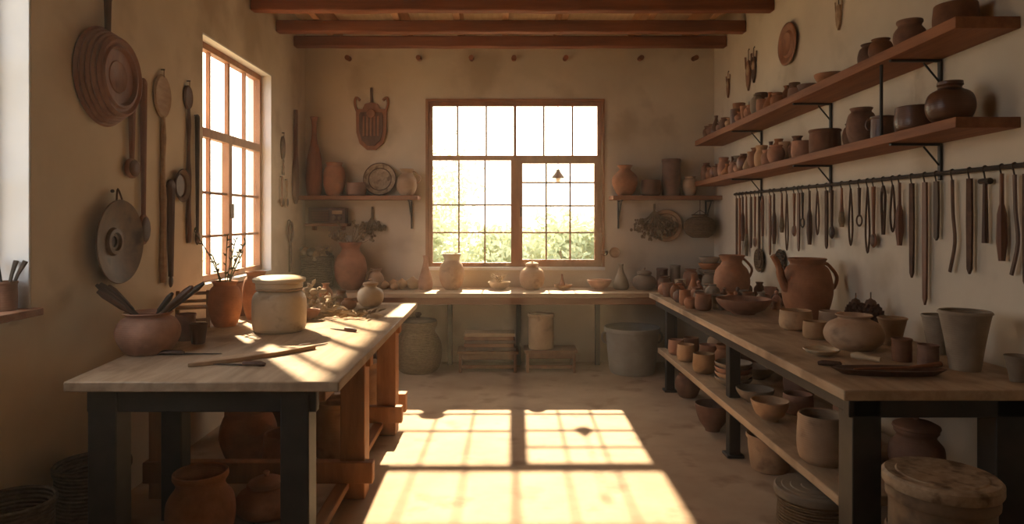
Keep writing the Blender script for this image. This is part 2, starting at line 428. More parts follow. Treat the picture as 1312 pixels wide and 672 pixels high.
b=B()
b.box((1.40,2.78,ZT-.045),(2.365,6.42,ZT),WTOP)
b.box((1.44,2.82,ZT-.125),(2.33,2.87,ZT-.045),PAINTK)
b.box((1.45,2.87,ZT-.115),(1.50,6.38,ZT-.045),PAINTK)
b.box((2.28,2.87,ZT-.115),(2.33,6.38,ZT-.045),PAINTK)
for y in (2.82,4.56,6.28):
    w=.12 if y<3 else .075
    for x in ((1.455,2.05) if y<3 else (1.53,2.2)):
        b.box((x,y,0),(x+w,y+w,ZT-.045),PAINTK)
        if y>3: b.box((x-.02,y-.02,0),(x+w+.02,y+w+.02,.02),PAINTK)
b.box((1.46,2.95,.355),(2.15,6.33,.40),WTOP)
b.box((1.52,2.94,.30),(1.56,6.3,.355),PAINTK); b.box((2.06,2.94,.30),(2.10,6.3,.355),PAINTK)
b.done('workbench_with_shelf',bevel=.005)

ZB=.84
b=B()
b.box((XL+.01,6.90,ZB-.045),(XR-.01,7.595,ZB),WBENCH)
b.box((XL+.02,6.96,ZB-.12),(XR-.02,6.99,ZB-.045),WSHELFX)
for x in (-1.6,-.55,.2,1.06,1.9):
    b.box((x-.025,7.43,0),(x+.025,7.48,ZB-.045),PAINTK)
    b.box((x-.02,6.99,ZB-.1),(x+.02,7.43,ZB-.045),PAINTK)
for x in (XL+.04,XR-.1): b.box((x,6.97,0),(x+.06,7.03,ZB-.045),PAINTK)
b.done('long_wall_bench',bevel=.004)

# ------------------------------------------------------------------ shelves
ZS=1.845
def dshelf(x0,x1,brs):
    b=B(); b.box((x0,7.31,ZS-.045),(x1,7.598,ZS),WSHELFX)
    for x in brs:
        b.tube([(x,7.58,ZS-.045),(x,7.58,ZS-.36)],.011,PAINTK,6); b.tube([(x,7.33,ZS-.052),(x,7.58,ZS-.052)],.011,PAINTK,6); b.tube([(x,7.38,ZS-.06),(x,7.575,ZS-.26)],.008,PAINTK,6)
    b.done('display_shelf',bevel=.004)
dshelf(XL+.002,-.885,(-.985,)); dshelf(1.205,XR-.002,(1.31,2.28))
def zu(Y): return 2.47+(Y-3.12)*(2.37-2.47)/4.28
def zl(Y): return 2.015+(Y-3.12)*(1.94-2.015)/4.28
for fn,th_ in ((zu,.055),(zl,.05)):
    b=B(); Y0,Y1=3.12,7.30; xa,xb=2.08,2.378
    vs=[(x,y,fn(y)+dz) for dz in (0,th_) for x,y in ((xa,Y0),(xb,Y0),(xb,Y1),(xa,Y1))]
    b.add(vs,[(3,2,1,0),(4,5,6,7),(0,1,5,4),(1,2,6,5),(2,3,7,6),(3,0,4,7)],WSHELF)
    for y in (3.68,4.9,6.2):
        z=fn(y)
        b.box((2.10,y-.012,z-.014),(2.376,y+.012,z-.001),PAINTK)
        b.box((2.362,y-.012,z-.2),(2.376,y+.012,z-.014),PAINTK)
        b.tube([(2.28,y,z-.018),(2.365,y,z-.12)],.006,PAINTK,6)
    b.done('long_pottery_shelf',bevel=.004)
TU=lambda Y: zu(Y)+.055
TL=lambda Y: zl(Y)+.05
b=B(); b.tube([(2.12,3.80,TL(3.80)),(2.12,3.80,zu(3.80))],.009,PAINTK,8); b.done('shelf_support_rod')

# ------------------------------------------------------------------ back shelf pots
Yb=7.45
pot('tall_clay_bottle','bottle',.09,.86,(-2.03,Yb,ZS),WRED)
pot('clay_vase','jar',.12,.36,(-1.81,Yb,ZS),TERRA)
pot('clay_bowl','mugb',.11,.14,(-1.57,Yb,ZS),TERRAD)
def plate(name, R, loc, rz, mat, rim=None, tilt=0.12, depth=.025, concentric=0):
    b=B(); M=Matrix.Rotation(PI/2+tilt,4,'X')
    prof=[(0,0),(R*.6,0),(R*.98,depth*.8),(R,depth),(R*.97,depth+.004)]
    if concentric:
        k=concentric
        for i in range(k):
            r=R*(.95-.62*i/k); prof+=[(r,depth+.006 if i%2==0 else depth-.004),(r-R*.62/k*.5,depth+.004 if i%2==0 else depth-.008)]
        prof+=[(R*.3,depth-.006),(0,depth-.008)]
    else:
        prof+=[(R*.74,depth*.45),(R*.70,depth*.55),(R*.66,depth*.35),(0,depth*.3)]
    b.lathe(prof,mat,M,40)
    if rim: b.lathe([(R*.985,depth*.9),(R*1.02,depth),(R*.985,depth+.008),(R*.955,depth+.002),(R*.985,depth*.9)],rim,M,40); b.lathe([(R*.72,depth*.45+.001),(R*.70,depth*.55+.005),(R*.66,depth*.38+.001)],rim,M,40)
    return b.done(name,loc,rz)
plate('decorated_plate',.18,(-1.33,7.55,ZS+.185),0,PLATE,rim=WDARK,tilt=-.14)
pot('small_clay_jug','olla',.11,.29,(-1.02,Yb,ZS),OCHRE,handles=1,hang=0,rz=0)
pot('round_clay_vase','vase',.14,.33,(1.36,Yb,ZS),TERRA)
pot('clay_pot','mugb',.11,.17,(1.64,7.43,ZS),TERRAD)
pot('clay_canister','cyl',.10,.40,(1.87,7.47,ZS),TERRAD)
pot('small_clay_jar','jar',.08,.21,(2.07,Yb,ZS),OCHRE)

b=B(); b.box((-.2,-.16,0),(.2,0,.17),WDARK); b.box((-.17,-.168,.02),(.03,-.16,.15),IRON)
for i in range(7): b.box((-.165,-.173,.03+i*.017),(.025,-.168,.037+i*.017),WRED)
for x in (.08,.145): b.lathe([(0,0),(.025,0),(.022,.02),(0,.02)],PANW,Matrix.Translation((x,-.16,.06))@Matrix.Rotation(PI/2,4,'X'),16)
b.box((.06,-.166,.1),(.17,-.16,.14),WPALE)
b.done('vintage_radio',(-1.89,7.59,1.545),bevel=.004)
b=B(); b.box((-.23,-.2,-.03),(.23,0,0),WSHELFX)
for x in (-.16,.16): b.box((x-.012,-.12,-.075),(x+.012,0,-.03),WSHELFX)
b.done('radio_bracket_shelf',(-1.89,7.598,1.545),bevel=.004)

b=B()
poly=[(-.17,.10),(-.15,.14),(.15,.14),(.17,.10),(.165,-.12),(.13,-.24),(.05,-.31),(-.05,-.31),(-.13,-.24),(-.165,-.12)]
b.extr(poly,-.035,0,WRED)
b.extr([(x*.78,z*.82-.01) for x,z in poly],-.05,-.035,WDARK)
for x in (-.17,.17):
    b.tube(smooth([(x*.9,-.02,.1),(x*1.08,-.02,.2),(x*1.0,-.02,.27),(x*.75,-.02,.24)],4),.015,WRED,8)
b.extr([(-.10,.14),(-.07,.20),(0,.22),(.07,.20),(.10,.14)],-.03,0,WRED)
b.tube([(0,-.015,.20),(0,-.015,.38)],[.014,.014],WDARK,8)
for i in range(5): b.box((-.09+.04*i,-.058,-.16),(-.07+.04*i,-.05,.06),WRED)
b.lathe([(0,0),(.05,0),(.045,.012),(0,.015)],WRED,Matrix.Translation((0,-.05,.09))@Matrix.Rotation(PI/2,4,'X'),18)
b.done('carved_wooden_plaque',(-1.43,7.598,2.67),bevel=.003)

def bunch(name, loc, rz, r, n, mat, stem=.15, up=False, seed=3):
    q=random.Random(seed); b=B(); sg=1 if up else -1
    for i in range(n):
        a=q.uniform(-1.1,1.1); e=q.uniform(-.5,.1); L=r*q.uniform(.6,1.2)
        p=(math.sin(a)*L, -.03+e*L*.35, sg*math.cos(a)*L)
        b.tube([(0,-.02,-sg*stem*.3),(p[0]*.4,p[1]*.5-.01,p[2]*.5),p],.0026,mat,4)
        for k in range(4):
            b.ell((p[0]+q.uniform(-.025,.025),min(-.014,p[1]+q.uniform(-.02,.02)),p[2]+q.uniform(-.025,.025)),(q.uniform(.008,.018),.010,q.uniform(.010,.022)),mat,6,4)
    b.tube([(0,-.02,-sg*stem),(0,-.02,0)],.012,mat,6)
    b.done(name,loc,rz)
bunch('dried_flower_bunch',(-1.42,7.595,1.58),0,.14,40,DRIED,seed=2)
bunch('dried_flower_bunch',(1.70,7.56,1.66),0,.24,46,DRIED,stem=.1,seed=4)
plate('woven_wall_tray',.18,(1.84,7.592,1.52),0,WPALE,concentric=5,tilt=0)
pot('woven_basket','round',.17,.25,(2.17,7.42,1.39),WICKER)
b=B(); b.tube([(0,0,.25),(0,0,.41)],.004,CORD,6); b.tube([(-.09,0,.24),(0,0,.3),(.09,0,.24)],.004,CORD,6); b.done('basket_hanging_cord',(2.17,7.42,1.39))
plate('small_wall_disc',.06,(1.27,7.595,1.22),0,WPALE,tilt=0,depth=.015)
plate('small_wall_disc',.035,(1.16,7.595,1.22),0,WICKERD,tilt=0,depth=.015)
b=B(); b.box((-.035,-.01,-.05),(.035,0,.05),SWITCH); b.box((-.012,-.015,-.02),(.012,-.01,.02),SWITCH); b.done('light_switch',(-1.68,7.6,1.36),bevel=.002)

# ------------------------------------------------------------------ bench pots
Y=7.3
pot('large_clay_vase','olla',.17,.50,(-1.60,Y,ZB),TERRA)
bunch('dried_grass_stems',(-1.60,Y+.03,ZB+.42),0,.26,18,DRIED,stem=.3,up=True,seed=8)
b=B(); vessel(b,'cyl',.17,.36,WICKERD)
q=random.Random(3)
for i in range(40):
    a=q.uniform(0,6.28); r=.15*math.sqrt(q.random()); b.ell((r*math.cos(a),r*math.sin(a),.36+q.uniform(-.02,.07)),(q.uniform(.025,.05),)*3,q.choice([GREYC,IRON,DRIED]),8,6)
b.done('basket_of_clay_balls',(-1.96,Y,ZB))
pot('clay_jug','olla',.085,.22,(-1.33,Y,ZB),OCHRE,handles=1)
b=B()
def gourd(b,c,r):
    b.lathe([(0,0)]+smooth([(r*.7,0.01),(r,r*.7),(r*.8,r*1.3),(r*.35,r*1.6),(r*.14,r*1.8)],4)+[(0,r*1.85)],OCHRE,Matrix.Translation(c),16)
for c,r in (((-.09,0,0),.055),((.0,.05,0),.06),((.10,-.01,0),.065),((.21,.02,0),.075),((.03,-.07,0),.045)): gourd(b,c,r)
b.done('pile_of_gourds',(-1.15,Y,ZB))
pot('conical_bottle','cone',.08,.36,(-.80,Y,ZB),TERRA)
b=B(); vessel(b,'olla',.135,.38,OCHRE); b.lathe([(.078,.31),(.082,.33),(.1,.372),(.108,.385),(.09,.386)],CREAM,None,28); b.done('cream_clay_vase',(-.52,Y,ZB))
pot('planter_bowl','bowl',.12,.08,(-.01,Y,ZB),CREAM)
q=random.Random(6); b=B()
for i in range(26):
    a=q.uniform(0,6.28); l=q.uniform(.04,.12); e=q.uniform(.05,.11)
    p=(l*math.cos(a),l*math.sin(a),.05+e); b.tube([(0,0,.03),(p[0]*.5,p[1]*.5,.05+e*.7),p],[.006,.008,.002],DRIEDL,5)
b.done('succulent_plant',(-.01,Y,ZB+.01))
b=B(); vessel(b,'round',.135,.26,OCHRE); lid(b,.07,.262,OCHRE); b.done('round_lidded_vase',(.34,Y,ZB))
pot('small_dish','bowl',.1,.05,(.67,Y,ZB),OCHRE)
pot('small_clay_bottle','cone',.035,.15,(.66,Y+.0,ZB+.012),TERRAD)
pot('clay_bowl','bowl',.13,.10,(1.06,Y,ZB),TERRA)
pot('clay_bottle','cone',.085,.27,(1.29,Y,ZB),GREYC)
b=B(); vessel(b,'squat',.13,.17,GREYC); lid(b,.075,.171,GREYC); b.done('lidded_pot',(1.54,Y,ZB))
pot('clay_canister','cyl',.06,.22,(1.75,7.38,ZB),TERRAD); pot('clay_canister','cyl',.055,.25,(1.90,7.42,ZB),GREYC)
pot('clay_cup','cup',.06,.13,(1.86,7.06,ZB),CREAM); pot('clay_jar','jar',.08,.22,(2.02,7.25,ZB),TERRA)
pot('clay_jar','jar',.07,.16,(1.70,7.08,ZB),TERRAD)
b=B()
for i in range(5): vessel(b,'bowl',.13-.005*i,.085,[GREYC,TERRAD,GREYC,TERRA,GREYC][i],Matrix.Translation((0,0,.065*i)))
b.done('stack_of_bowls',(2.235,7.3,ZB))
b=B(); vessel(b,'jar',.085,.2,GREYC); b.done('grey_jar',(2.16,7.02,ZB))

# ------------------------------------------------------------------ under bench
b=B(); vessel(b,'bellj',.25,.52,WICKER); lid(b,.19,.521,WICKERD,knob=True,dome=.12); b.done('large_lidded_basket',(-.86,7.15,0))
def stool(name,x0,x1,h=.225):
    b=B(); w=x1-x0
    b.box((0,0,h-.03),(w,.3,h),WRED)
    for x in (.02,w-.05): b.box((x,.02,0),(x+.03,.28,h-.03),WRED)
    b.box((.05,.03,h-.09),(w-.05,.05,h-.03),WRED); b.box((.05,.04,.04),(w-.05,.06,.075),WRED)
    b.done(name,(x0,7.04,0),bevel=.004)
stool('low_wooden_stool',-.45,.19); stool('low_wooden_stool',.25,.80,.235)
b=B(); z=0
for i in range(5):
    o=[.01,-.008,.006,-.01,.0][i]; b.box((-.26+o,-.11,z),(.26+o,.11,z+.036),[WDARK,WSHELFX,WDARK,WRED,WPALE][i]); z+=.0362
b.done('stack_of_wooden_boxes',(-.11,7.19,.225),bevel=.004)
pot('clay_storage_jar','cyl',.135,.36,(.43,7.19,.235),OCHRE)
b=B(); vessel(b,'tub',.28,.47,TUBG,seg=40)
for a in (0,PI): handle(b,.262,.41,.258,.31,.05,.011,TUBG,a)
b.done('grey_wash_tub',(1.37,7.1,0))
pot('dark_storage_pot','jar',.2,.42,(-1.50,7.15,0),TERRAD)

# ------------------------------------------------------------------ left table things
b=B(); vessel(b,'crock',.165,.30,CREAM)
b.lathe([(0,.301),(.145,.301),(.158,.307),(.16,.325),(.15,.332),(.12,.340),(0,.345)],CREAM,None,32)
b.lathe([(.137,.255),(.145,.262),(.137,.269)],OCHRE,None,32)
b.done('stoneware_crock',(-1.375,4.25,ZT))
b=B(); vessel(b,'jar',.155,.21,TERRA)
q=random.Random(9)
for i in range(17):
    if i<7: a=PI+q.uniform(-.5,.5)
    elif i<13: a=q.uniform(-.6,.6)
    else: a=q.uniform(0,6.28)
    L=q.uniform(.34,.44); t_=.95
    p0=Vector((-.07*math.cos(a),-.05*math.sin(a),.09)); rim=Vector((.105*math.cos(a)*t_,.09*math.sin(a)*t_,.222)); d=(rim-p0).normalized()
    p1=p0+d*L; k=q.choice([IRON,WDARK,WDARK,IRON])
    b.tube([p0,p0+d*(L*.55),p0+d*(L*.62),p0+d*(L*.9),p1],[.005,.006,.013,.016,.009],k,7)
b.done('pot_of_clay_tools',(-1.83,3.55,ZT),0)
pot('small_clay_cup','cyl',.055,.15,(-1.81,3.93,ZT),TERRAD)
pot('small_clay_cup','cup',.05,.11,(-1.69,3.82,ZT),TERRAD)
b=B()
for x in (-.09,.09):
    b.box((x-.012,-.06,0),(x+.012,-.03,.12),WPALE); b.box((x-.012,.04,0),(x+.012,.07,.23),WPALE); b.box((x-.012,-.06,.10),(x+.012,.07,.125),WPALE)
for z in (.15,.2): b.box((-.09,.045,z),(.09,.06,z+.022),WPALE)
b.box((-.1,-.065,.12),(.1,.05,.135),WPALE); b.box((-.09,-.05,.04),(.09,-.04,.06),WPALE)
b.done('small_wooden_rack',(-1.98,4.4,ZT),.4,bevel=.003)
pot('clay_vase','jar',.105,.29,(-1.79,4.44,ZT),TERRA)
q=random.Random(12); b=B()
for i in range(7):
    a=q.uniform(0,6.28); L=q.uniform(.40,.58); s_=q.uniform(.04,.13)
    if i==0: a=PI; s_=.2; L=.6
    pts=smooth([(0,0,.02),(s_*.25*math.cos(a),s_*.25*math.sin(a),L*.55),(s_*math.cos(a),s_*math.sin(a),L)],5)
    b.tube(pts,.0035,TWIG,5)
    for p in pts[4:]:
        for k in range(2):
            d=Vector((q.uniform(-1,1),q.uniform(-1,1),q.uniform(0,1))).normalized()*.03
            b.tube([p,Vector(p)+d*.5,Vector(p)+d],[.001,.006,.001],TWIG,5,flat=.3)
b.done('sprig_of_twigs',(-1.79,4.44,ZT+.02))
pot('clay_jar','jar',.09,.33,(-1.70,4.75,ZT),TERRA)
pot('clay_jar','cyl',.075,.24,(-1.87,4.95,ZT),TERRAD)
b=B(); vessel(b,'round',.105,.17,CREAM); lid(b,.06,.172,WPALE,dome=.15); b.done('lidded_jar',(-1.03,5.42,ZT))
q=random.Random(21); b=B()
for i in range(110):
    a=q.uniform(0,6.28); r=.19*math.sqrt(q.random()); h=(1-r/.19)*.26*q.random()
    c=Vector((r*math.cos(a),r*math.sin(a),h+.02))
    if i%3==0: b.ell(c,(q.uniform(.015,.035),q.uniform(.015,.03),q.uniform(.015,.025)),DRIEDL,8,6)
    else:
        d=Vector((q.uniform(-1,1),q.uniform(-1,1),q.uniform(-.1,.8))).normalized()*q.uniform(.04,.08)
        if c.z+d.z<.012: d.z=.012-c.z
        b.tube([c,c+d*.5+Vector((0,0,.01)),c+d],[.004,.016,.002],DRIEDL if i%2 else DRIED,6,flat=.5)
b.done('pile_of_dried_pods',(-1.40,5.15,ZT))
q=random.Random(22); b=B()
for i in range(60):
    c=Vector((q.uniform(-.24,.24),q.uniform(-.18,.18),q.uniform(.01,.035))); a=q.uniform(0,3.14); d=Vector((math.cos(a),math.sin(a),q.uniform(-.03,.12)))*q.uniform(.03,.08)
    b.tube([c-d,c,c+d],[.003,q.uniform(.006,.018),.002],[DRIEDL,DRIED,DRIED][i%3],6,flat=.45)
b.done('scattered_clay_shavings',(-1.08,4.88,ZT+.004))
pot('shallow_bowl','bowl',.07,.07,(-1.31,4.70,ZT),TERRA)
pot('clay_jar','jar',.07,.2,(-1.72,5.35,ZT),TERRA); pot('clay_jar','bellj',.055,.14,(-1.55,5.5,ZT),OCHRE); pot('clay_cup','cup',.05,.1,(-1.85,5.2,ZT),TERRAD)
for (nm,k,R,H,x,y,mm) in [('clay_cup','cup',.045,.09,-1.98,5.35,OCHRE),('small_clay_jar','olla',.06,.19,-1.92,5.52,TERRAD),('small_clay_jar','bellj',.05,.12,-1.28,5.5,TERRAD),('small_clay_vase','vase',.05,.15,-1.60,5.02,OCHRE),('small_clay_pot','squat',.06,.08,-1.17,5.27,TERRA),('clay_cup','mugb',.045,.08,-1.72,5.12,CREAM),('small_clay_vase','vase',.055,.17,-1.42,5.56,TERRA)]:
    pot(nm,k,R,H,(x,y,ZT),mm,seg=20)
b=B(); L=.66
poly=[(-L/2,0),(-L/2+.06,.022),(-.1,.05),(.12,.048),(L/2-.08,.028),(L/2,.012),(L/2,-.012),(L/2-.08,-.025),(.1,-.04),(-.12,-.04),(-L/2+.05,-.018)]
b.extr(poly,-.022,0,WPALE,Matrix.Rotation(PI/2,4,'X'))
ob=b.done('carved_wooden_paddle',(-1.23,3.43,ZT+.001),math.atan2(.45,.46),bevel=.004)
ob.location.z=ZT-min(v.co.z for v in ob.data.vertices)
def knife(loc,rz,L=.3):
    b=B(); b.tube([(-L/2,0,.009),(-L/2+.02,0,.013),(-L*.1,0,.013),(-.02,0,.010)],[.008,.013,.013,.008],WDARK,8)
    b.add([(-.02,-.008,.009),(L/2-.03,-.010,.008),(L/2,0,.006),(-.02,.008,.009),(-.02,-.008,.003),(L/2-.03,-.010,.003),(L/2,0,.003),(-.02,.008,.003)],[(0,1,2,3),(7,6,5,4),(0,4,5,1),(1,5,6,2),(2,6,7,3),(3,7,4,0)],IRON)
    b.done('trimming_knife',loc,rz)
knife((-1.24,3.24,ZT),PI-.1,.26); knife((-1.6,3.5,ZT),.05,.34); knife((-1.02,3.72,ZT),.9,.2); knife((-.98,4.25,ZT),2.6,.22)

# ------------------------------------------------------------------ right table things
placed=[(1.78,5.0,.2),(1.99,5.87,.19),(2.12,4.72,.24)]
pot('wide_clay_bowl','bowl',.195,.11,(1.78,5.0,ZT),TERRA)
pot('clay_pitcher','olla',.15,.38,(1.99,5.87,ZT),TERRA,handles=1,hang=.3,rz=0)
pot('large_spouted_jug','jar',.165,.42,(2.12,4.72,ZT),TERRA,handles=1,hang=0,spout=True,rz=.15)
kinds=['jar','cup','olla','round','bellj','squat','mugb','vase','cone']
names={'jar':'small_clay_jar','cup':'clay_cup','olla':'small_clay_pot','round':'small_round_pot','bellj':'small_clay_jar','squat':'squat_clay_pot','mugb':'clay_cup','vase':'small_clay_vase','cone':'small_clay_bottle'}
q=random.Random(31)
def figurine(loc,s,mat,rz):
    b=B(); b.lathe([(0,0)]+smooth([(.45*s,0),(.5*s,.1*s),(.36*s,.45*s),(.42*s,.9*s),(.30*s,1.3*s),(.13*s,1.45*s)],3)+[(0,1.5*s)],mat,None,16)
    b.ell((0,0,1.68*s),(.21*s,.20*s,.25*s),mat,12,8); b.ell((0,-.19*s,1.66*s),(.04*s,.05*s,.05*s),mat,8,5)
    for e in (-1,1): b.tube(smooth([(e*.30*s,0,1.25*s),(e*.5*s,-.05*s,.95*s),(e*.2*s,-.38*s,.8*s)],4),[.10*s]*9,mat,8)
    b.done('clay_figurine',loc,rz)
n=0
for t_ in range(2500):
    x=q.uniform(1.47,2.29); y=q.uniform(5.18,6.34); r=q.uniform(.042,.064)
    if all((x-a)**2+(y-c)**2>(r+e+.008)**2 for a,c,e in placed):
        placed.append((x,y,r)); n+=1
        if n%5==2: figurine((x,y,ZT),r*1.6 if r<.055 else r*1.35,q.choice([TERRAD,TERRA,WDARK]),q.uniform(-.7,.7)); continue
        k=q.choice(kinds); H=r*q.uniform(1.5,2.9)*(1.4 if k=='cone' else 1)
        pot(names[k],k,r,H,(x,y,ZT),q.choice([TERRA,TERRAD,TERRAD,GREYC,TERRA]),seg=22)
    if n>48: break
pot('clay_bowl','mugb',.10,.12,(1.86,4.3,ZT),OCHRE)
pot('clay_cup','mugb',.068,.10,(1.83,3.97,ZT),OCHRE)
pot('clay_cup','mugb',.07,.12,(2.06,4.26,ZT),OCHRE)
pot('squat_clay_pot','squat',.15,.18,(1.90,3.67,ZT),OCHRE)
pot('tapered_cup','flare',.075,.15,(2.17,3.78,ZT),OCHRE)
pot('tapered_cup','flare',.075,.20,(2.26,3.53,ZT),GREYC)
pot('tall_tapered_vase','flare',.108,.27,(2.15,3.16,ZT),GREYC)
pot('small_tumbler','flare',.05,.11,(2.22,2.93,ZT),GREYC)
pot('small_tumbler','cyl',.045,.11,(1.97,3.35,ZT),TERRAD); pot('small_tumbler','cyl',.045,.10,(2.03,3.24,ZT),TERRAD)
pot('shallow_dish','bowl',.088,.03,(1.645,3.5,ZT),CREAM)
def leafcone(loc,H,R):
    b=B()
    for j in range(9):
        z=H*(.05+.85*j/9); r=R*math.sin(PI*min(1,(j+1.5)/10.5))
        for k in range(9):
            a=2*PI*(k+.5*(j%2))/9; c=Vector((r*.75*math.cos(a),r*.75*math.sin(a),z)); t=Vector((r*1.1*math.cos(a),r*1.1*math.sin(a),z+H*.13))
            b.tube([c,(c+t)/2,t],[.008,R*.24,.002],WDARK,6,flat=.4)
    b.lathe([(0,0),(R*.5,0),(R*.8,H*.4),(R*.4,H*.9),(0,H)],WDARK,None,12)
    b.tube([(0,0,H*.95),(0,0,H*1.15)],.004,WDARK,5)
    b.done('dried_artichoke',loc)
leafcone((2.24,4.13,ZT),.22,.07); leafcone((2.29,4.40,ZT),.19,.06)
b=B(); L=.25; n=28
vs=[];fs=[]
for i in range(n):
    a=2*PI*i/n; c,s_=math.cos(a),math.sin(a)
    vs+=[(L*.8*c,.05*s_,0),(L*c,.075*s_,.028),(L*.93*c,.064*s_,.028),(L*.75*c,.045*s_,.010)]
for i in range(n):
    j=(i+1)%n
    for k in range(3): fs.append((i*4+k,j*4+k,j*4+k+1,i*4+k+1))
fs.append([i*4 for i in range(n)][::-1]); fs.append([i*4+3 for i in range(n)])
b.add(vs,fs,WDARK)
b.tube([(-.15,0,.02),(.1,.01,.03),(.24,.03,.045)],[.006,.007,.012],WRED,6)
b.done('carved_wooden_tray',(1.74,3.06,ZT),-.08)
b=B(); b.tube([(-.05,0,.02),(-.02,0,.022),(.03,0,.016),(.08,0,.014)],[.012,.02,.011,.014],CREAM,10); b.done('clay_pestle',(1.78,3.36,ZT),-.7)
knife((1.62,3.2,ZT),-.5,.24)

Z2=.40
for (nm,sh,R,H,x,y,m) in [('clay_cup','mugb',.07,.13,1.55,6.02,TERRA),('clay_cup','mugb',.07,.13,1.71,6.12,TERRAD),('clay_jar','jar',.08,.18,1.9,6.0,OCHRE),
    ('clay_cup','mugb',.075,.14,1.56,5.74,OCHRE),('clay_cup','cup',.075,.13,1.76,5.78,TERRA),('clay_bowl','mugb',.085,.15,1.58,5.30,OCHRE),('clay_jar','bellj',.085,.19,1.79,5.45,TERRA),('clay_jar','jar',.09,.2,2.0,5.5,TERRAD),
    ('wide_clay_bowl','bowl',.13,.09,1.93,5.12,GREYC),('wide_clay_bowl','bowl',.12,.09,1.66,4.45,GREYC),('clay_bowl','bowl',.11,.12,1.60,4.05,OCHRE),('clay_bowl','mugb',.09,.12,1.83,4.2,TERRA),('clay_bowl','bowl',.11,.10,1.77,3.8,OCHRE),
    ('clay_jar','jar',.1,.22,1.97,4.5,TERRAD),('clay_jar','olla',.11,.24,2.02,3.9,TERRAD),('clay_bowl','mugb',.10,.13,1.83,3.48,TERRA)]:
    pot(nm,sh,R,H,(x,y,Z2),m)
b=B()
for i in range(4): vessel(b,'bowl',.13,.07,[GREYC,OCHRE,TERRA,GREYC][i],Matrix.Translation((0,0,.035*i)))
b.done('stack_of_bowls',(1.66,4.86,Z2))
pot('large_clay_mug','mugb',.118,.235,(1.585,3.36,Z2),OCHRE,handles=1,hang=0,rz=0)
b=B(); vessel(b,'bellj',.12,.2,TERRAD); lid(b,.1,.201,TERRAD); b.done('lidded_dark_jar',(1.98,3.25,Z2))
pot('clay_floor_pot','jar',.11,.22,(1.68,6.12,0),TERRAD)
pot('clay_floor_pot','bowl',.13,.2,(1.60,5.15,0),TERRAD); pot('clay_floor_pot','tub',.14,.22,(1.72,4.36,0),OCHRE)
pot('clay_floor_pot','jar',.14,.27,(1.95,5.3,0),TERRAD); pot('clay_floor_pot','jar',.13,.25,(1.95,3.9,0),TERRAD)
b=B(); vessel(b,'cyl',.172,.25,WICKER,inner=False)
b.lathe([(0,.251),(.18,.251),(.184,.26),(.184,.285),(.176,.292),(.15,.289),(.145,.293),(.11,.290),(.105,.294),(.06,.291),(.055,.295),(0,.292)],GREYC,None,36)
b.done('striped_lidded_basket',(1.53,3.33,0))
b=B(); vessel(b,'cyl',.178,.60,PANW,inner=False,seg=40)
b.lathe([(.178,.18),(.185,.19),(.185,.21),(.178,.22)],WDARK,None,40); b.lathe([(.178,.4),(.185,.41),(.185,.43),(.178,.44)],WDARK,None,40)
b.lathe([(0,.601),(.19,.601),(.195,.61),(.195,.64),(.185,.65),(.15,.648),(.145,.652),(.12,.65),(0,.648)],PLATE,None,40)
b.done('tall_wooden_drum',(1.64,2.54,0))

# ------------------------------------------------------------------ under left table
pot('clay_floor_pot','bellj',.165,.33,(-1.50,3.42,0),TERRA)
pot('clay_floor_pot','jar',.18,.36,(-1.66,4.50,0),TERRA)
pot('clay_floor_pot','mugb',.15,.27,(-1.32,4.24,0),TERRA)
b=B(); vessel(b,'squat',.165,.17,TERRA); lid(b,.09,.171,TERRA); b.done('lidded_clay_pot',(-1.26,3.68,0))
pot('ribbed_clay_pot','cyl',.145,.36,(-1.12,4.65,0),OCHRE)
pot('clay_floor_pot','jar',.17,.44,(-1.10,5.5,0),OCHRE); pot('clay_floor_pot','jar',.17,.40,(-1.50,5.45,0),TERRAD); pot('clay_floor_pot','olla',.16,.42,(-1.5,4.85,0),TERRAD)
pot('dark_barrel','cyl',.155,.45,(-1.99,2.78,0),WICKERD); pot('dark_barrel','cyl',.165,.42,(-1.97,3.30,0),WICKERD)

# ------------------------------------------------------------------ right wall shelf pots
def shelfpot(nm,k,R,H,y,top,m,x=2.22,**kw):
    return pot(nm,k,R,H,(x,y,top(y)-.001),m,**kw)
for a in [('clay_jar','bellj',.08,.15,3.67,TERRAD,2.2),('clay_jar','jar',.065,.13,3.95,TERRAD,2.2),('clay_bowl','mugb',.1,.13,3.36,TERRAD,2.24),('clay_jar','jar',.075,.17,4.2,TERRAD,2.28),('clay_bowl','bowl',.10,.08,4.60,TERRA,2.22),('clay_bowl','bowl',.075,.07,4.88,TERRAD,2.2),('clay_bowl','mugb',.07,.09,5.10,TERRA,2.22)]:
    shelfpot(a[0],a[1],a[2],a[3],a[4],TU,a[5],x=a[6])
b=B(); vessel(b,'round',.108,.19,BROWNG); lid(b,.055,.191,BROWNG,dome=.1,knob=False); b.done('round_brown_jar',(2.2,3.34,TL(3.34)))
pot('brown_glazed_pot','mugb',.108,.135,(2.22,3.64,TL(3.64)),BROWNG,handles=1,hang=1.2)
pot('clay_mug','cyl',.062,.14,(2.22,3.97,TL(3.97)),BROWNG,handles=1,hang=2.6,rz=0)
shelfpot('clay_vase','jar',.085,.23,4.2,TL,TERRAD)
shelfpot('clay_crock','cyl',.10,.16,4.63,TL,TERRAD,x=2.2); shelfpot('clay_jar','mugb',.075,.13,4.98,TL,TERRA,x=2.2)
shelfpot('clay_jar','jar',.07,.17,4.42,TL,TERRAD,x=2.29)
shelfpot('clay_vase','vase',.07,.2,5.22,TL,TERRAD,x=2.27); shelfpot('clay_jar','jar',.065,.14,5.30,TL,TERRA,x=2.14)
q=random.Random(77)
